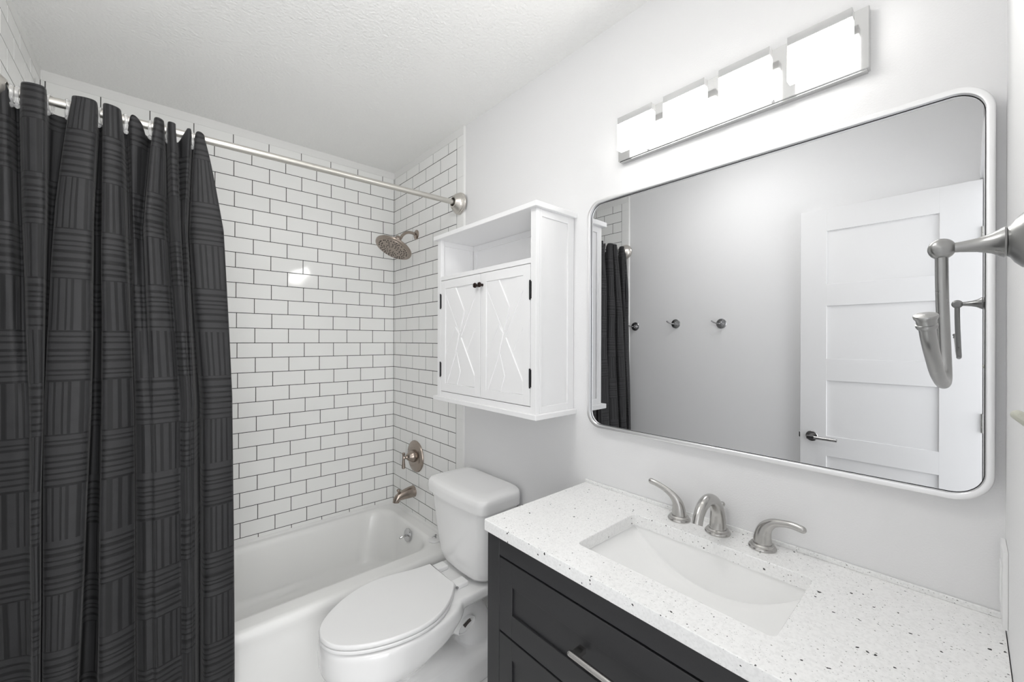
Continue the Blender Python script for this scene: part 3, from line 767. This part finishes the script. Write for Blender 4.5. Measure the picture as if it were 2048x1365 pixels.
# ------------------------------------------------------------ towel ring on the near wall
def towel():
    X, Z = -.5155, 1.4995; yw = YN
    r = empty('towel_ring', (X, yw, Z), 'aged nickel open towel ring on the near wall at the right edge', 'towel ring')
    bm = B(); lathe(bm, (X, yw, Z), (0, 1, 0), [(0, .031), (.003, .0315), (.005, .030), (.006, .0285), (.010, .0275), (.015, .022), (.018, .0165), (.020, .0150)], 40); obj('wall_plate', bm, M_towel, r)
    bm = B(); lathe(bm, (X, yw+.0205, Z), (0, 1, 0), [(0, .0155), (.0015, .0160), (.003, .0150), (.010, .0105), (.020, .0074), (.032, .0056), (.042, .0050), (.0505, .0048)], 32); obj('post', bm, M_towel, r)
    bm = B(); lathe(bm, (X+.009, yw+.0665, Z), (-1, 0, 0), [(0, .0065), (.002, .0095), (.005, .0112), (.012, .0112), (.015, .0098), (.0175, .0068), (.0185, 0)], 32)
    obj('end_ball', bm, M_towel, r)
    y = yw+.0665
    P = [(X, y, Z-.008), (X, y-.0005, Z-.05), (X, y-.002, Z-.10), (X-.003, y-.003, Z-.128), (X-.014, y-.0035, Z-.143), (X-.034, y-.003, Z-.1475), (X-.07, y-.0025, Z-.144), (X-.105, y-.0005, Z-.133), (X-.135, y+.001, Z-.118), (X-.158, y+.0025, Z-.103), (X-.170, y+.0035, Z-.090)]
    bm = B(); tube(bm, P, .0054, 24, 6, ends=False); rg = obj('ring', bm, M_towel, r)
    a = Vector(P[-1]); ax = (Vector(P[-1])-Vector(P[-2])).normalized(); ax = Vector((ax.x*.6, ax.y, 1)).normalized()
    bm = B(); lathe(bm, a-ax*.003, ax, [(0, .0060), (.002, .0070), (.004, .0070), (.0045, .0062), (.008, .0066), (.0095, .0076), (.0115, .0080), (.0125, .0075), (.013, 0)], 28); obj('end_cap', bm, M_towel, rg)
M_towel = metal('aged_nickel', (.36, .36, .355), .30, amp=.1, scale=45)
towel()
# outlet cover and switch on the near wall
t = empty('outlet_cover', (-.05, YN, .97), 'white outlet cover on the near wall just above the countertop corner', 'outlet')
bm = B(); box(bm, (-.012, YN, .905), (-.092, YN+.0065, 1.037), .0015, 2); obj('cover_plate', bm, M_plastic, t)
bm = B(); box(bm, (-.035, YN+.006, .935), (-.069, YN+.0082, 1.007), .001, 1); obj('receptacle', bm, M_plastic, t)
t = empty('light_switch', (-.575, YN, 1.325), 'pale toggle light switch on the near wall below the towel ring', 'switch')
bm = B(); box(bm, (-.54, YN, 1.268), (-.61, YN+.005, 1.382), .0015, 2); obj('cover_plate', bm, M_plastic, t)
bm = B(); tube(bm, [(-.575, YN+.004, 1.318), (-.575, YN+.016, 1.328)], [.006, .0045], 10, 1, flat=1); obj('toggle', bm, M_beige, t)

# ------------------------------------------------------------ robe hooks on the left wall (seen in the mirror)
HL = ['polished nickel robe hook on the left wall nearest the shower curtain, seen in the mirror', 'polished nickel robe hook, middle of the three on the left wall, seen in the mirror', 'polished nickel robe hook on the left wall nearest the door, seen in the mirror']
def hook():
    r = empty('robe_hook', (W, 0, 0), HL[0], 'robe hook', 'robe hooks on the left wall')
    bm = B(); lathe(bm, (0, 0, 0), (1, 0, 0), [(0, .031), (.003, .031), (.005, .029), (.0052, .026), (.0085, .0245), (.009, .0205), (.013, .018), (.0135, .014), (.020, .0115), (.026, .010), (.028, .006)], 36); obj('rose', bm, M_dkchrome, r, world=False)
    bm = B(); tube(bm, [(.020, 0, 0), (.028, .006, -.001), (.034, .016, .001), (.039, .029, .007), (.042, .040, .015)], [.0075, .0058, .005, .0062, .0072], 16, 5, flat=.7); obj('prong', bm, M_dkchrome, r, world=False)
    return r
hk = hook()
for i, (y, z) in enumerate(((-.845, 1.5007), (-1.155, 1.5122), (-1.451, 1.5051))):
    o = hk if i == 0 else copy_tree(hk)
    o.location = (W, y, z); o['label'] = HL[i]

# ------------------------------------------------------------ shower rod, rings and curtain
RA, RB = Vector((0, -.766, 2.0885)), Vector((W, -.766, 2.062))
def rodp(x): t = (x-RA.x)/(RB.x-RA.x); return RA.lerp(RB, t)
def rod():
    r = empty('curtain_rod', RA, 'satin nickel shower curtain rod spanning the tub between two round wall flanges', 'curtain rod')
    bm = B(); d = (RB-RA).normalized(); tube(bm, [RA+d*.012, (RA+RB)/2, RB-d*.012], .0127, 24, 1, ends=False); obj('bar', bm, M_rod, r)
    for P, s in ((RA, -1), (RB, 1)):
        bm = B(); lathe(bm, P+Vector((s*.0082, 0, 0)), (s, 0, 0), [(0, .053), (.008, .054), (.010, .052), (.016, .0515), (.018, .049), (.025, .047), (.030, .043), (.038, .036), (.044, .030), (.047, .0265), (.0475, .0215), (.034, .020)], 40, close=False)
        fl = obj('flange', bm, M_rod2, r)
        bm = B(); lathe(bm, P+Vector((s*.040, 0, 0)), (s, 0, 0), [(0, .0205), (.001, .0)], 24); obj('flange_shade_disc', bm, M_gap, fl)  # black disc: shade inside the flange mouth put into the colour
M_rod2 = metal('satin_nickel_flange', (.66, .63, .59), .33)
rod()

nodes = [  # photo columns of each fold edge at four heights, and how far forward it stands (0 back .. 1 front)
 (-75,-75,-75,-75, .1,.1,.1,.1), (-50,-55,-55,-55, .3,.45,.4,.4), (5,12,20,30, .6,.8,.65,.6), (34,38,55,60, .1,.2,.7,.8), (44,50,65,70, .8,.8,.9,1),
 (85,86,84,80, .9,.9,.9,.85), (100,95,88,84, .1,.1,.2,.2), (138,108,91,87, 0,.05,.3,.3), (145,117,95,92, .8,.85,.9,.9), (188,181,176,150, .9,.95,.9,.9),
 (198,188,184,160, .05,0,0,0), (204,203,203,196, .2,.1,.1,.1), (207,206,207,205, .9,.9,.9,.9), (236,243,262,270, .8,.75,.7,.7), (250,258,268,275, .1,.05,.3,.3),
 (260,266,272,280, .6,.2,.6,.6), (282,276,285,295, .5,.1,.8,.8), (300,286,300,310, .05,.1,.85,.8), (309,293,310,320, .9,.9,.9,.9), (325,322,345,350, .8,.7,.85,.8),
 (331,336,360,365, .05,.3,.75,.8), (335,347,370,375, .8,.8,.9,.9), (349,358,378,385, .8,.7,.9,.9), (353,362,382,390, .3,.4,.8,.8), (379,371,388,394, .7,.7,.7,.7),
 (384,377,398,402, .05,.05,0,0), (390,385,412,415, .6,.7,.8,.8), (407,441,461,467, .6,.8,.8,.8), (409,446,464,470, .3,.3,.4,.4)]
ZL = [2.05, 1.76, 1.20, .33]
def curtain():
    SUB = 8; NZ = 150; zbot = .14
    def node_xy(z):
        if z >= ZL[0]: i, t = 0, 0
        elif z <= ZL[3]: i, t = 2, 1
        else:
            i = 0
            while z < ZL[i+1]: i += 1
            t = (ZL[i]-z)/(ZL[i]-ZL[i+1])
            if i == 0: t = t**.8
        f = max(0, min(1, (2.05-z)/1.6)); y0 = -.748-.032*f; amp = .070+.042*f
        out = []
        for n in nodes:
            px = n[i]*(1-t)+n[i+1]*t; d = n[4+i]*(1-t)+n[5+i]*t
            Y = y0-amp*d
            X = pxX(px, Y)
            out.append([max(X, W+.006) if px > -70 else W+.006, Y, d])
        return out
    def sag(d): return 2.036 if d < .3 else 2.036+(min(d, .65)-.3)/.35*.046
    base = crom(node_xy(1.5), SUB); s = [0]
    for a, b in zip(base, base[1:]): s.append(s[-1]+math.hypot(a[0]-b[0], a[1]-b[1]))
    bm = B(); uvl = bm.loops.layers.uv.new('UVMap'); G = []; UVS = {}
    tops = [sag(p[2]) for p in crom(node_xy(2.05), SUB)]
    for k in range(NZ+1):
        row = []; f = k/NZ
        f = f**1.15
        # nominal height for the fold shape
        zn = 2.06+(zbot-2.06)*f
        c = crom(node_xy(zn), SUB)
        for j, p in enumerate(c):
            z = tops[j]+(zbot-tops[j])*f
            nz = noise.noise(Vector((s[j]*5, z*2.1, 3.7)))*.007*min(1, f*4)+noise.noise(Vector((s[j]*11, z*5.0, 1.7)))*.003*min(1, f*6)
            v = bm.verts.new((p[0]+nz*.3, p[1]+nz, z)); UVS[v] = (s[j], z+noise.noise(Vector((s[j]*2, z*1.5, 9)))*.01*min(1, f*2)); row.append(v)
        G.append(row)
    for a, b in zip(G, G[1:]):
        for j in range(len(a)-1):
            fc = bm.faces.new((a[j], b[j], b[j+1], a[j+1]))
            for lp in fc.loops: lp[uvl].uv = UVS[lp.vert]
    o = obj('shower_curtain', bm, M_cloth, recalc=False)
    for p in o.data.polygons: p.use_smooth = True
    so = o.modifiers.new('thick', 'SOLIDIFY'); so.thickness = .0012
    tag(o, 'black shower curtain with tonal basket-weave stripes bunched to the left of the tub', 'shower curtain')
curtain()
# rings
RINGPX = [20, 37, 98, 133, 200, 249, 301, 332, 381]
def ring():
    r = empty('curtain_ring', (0, 0, 0), 'clear plastic curtain ring on the rod', 'curtain ring', 'clear curtain rings on the rod')
    bm = B()
    n = 28; P = []
    for i in range(n):
        a = 2*PI*i/n; rr = .0205
        P.append((0, math.sin(a)*rr*.85, math.cos(a)*rr*1.25-.010))
    lo = []
    for i in range(n):
        c = Vector(P[i]); t = (Vector(P[(i+1) % n])-Vector(P[i-1])).normalized(); u = Vector((1, 0, 0)); v = t.cross(u)
        lo.append([c+u*math.cos(q)*.0042+v*math.sin(q)*.0022 for q in [2*PI*k/10 for k in range(10)]])
    loft(bm, lo+[lo[0]], False, False); bmesh.ops.remove_doubles(bm, verts=bm.verts, dist=1e-5)
    obj('hoop', bm, M_ring, r, world=False)
    bm = B(); lathe(bm, (0, -.012, -.034), (0, 0, -1), [(0, .003), (.003, .006), (.008, .0065), (.012, .004), (.014, 0)], 12); obj('button', bm, M_ring, r, world=False)
    return r
rg = ring()
RNAME = ['at the far left end of the curtain', 'second from the left end', 'third from the left, between two curtain folds', 'fourth from the left, over bare rod', 'fifth from the left', 'fifth from the right', 'third from the right', 'second from the right', 'nearest the open end of the curtain']
RNAME[5] = 'sixth from the left'
for i, px in enumerate(RINGPX):
    o = rg if i == 0 else copy_tree(rg)
    X = pxX(px, -.766); p = rodp(X)
    o.location = (X, p.y, p.z); o.rotation_euler = (0, 0, math.radians(random.uniform(-14, 14)))
    o['label'] = 'clear plastic curtain ring on the rod, '+RNAME[i]
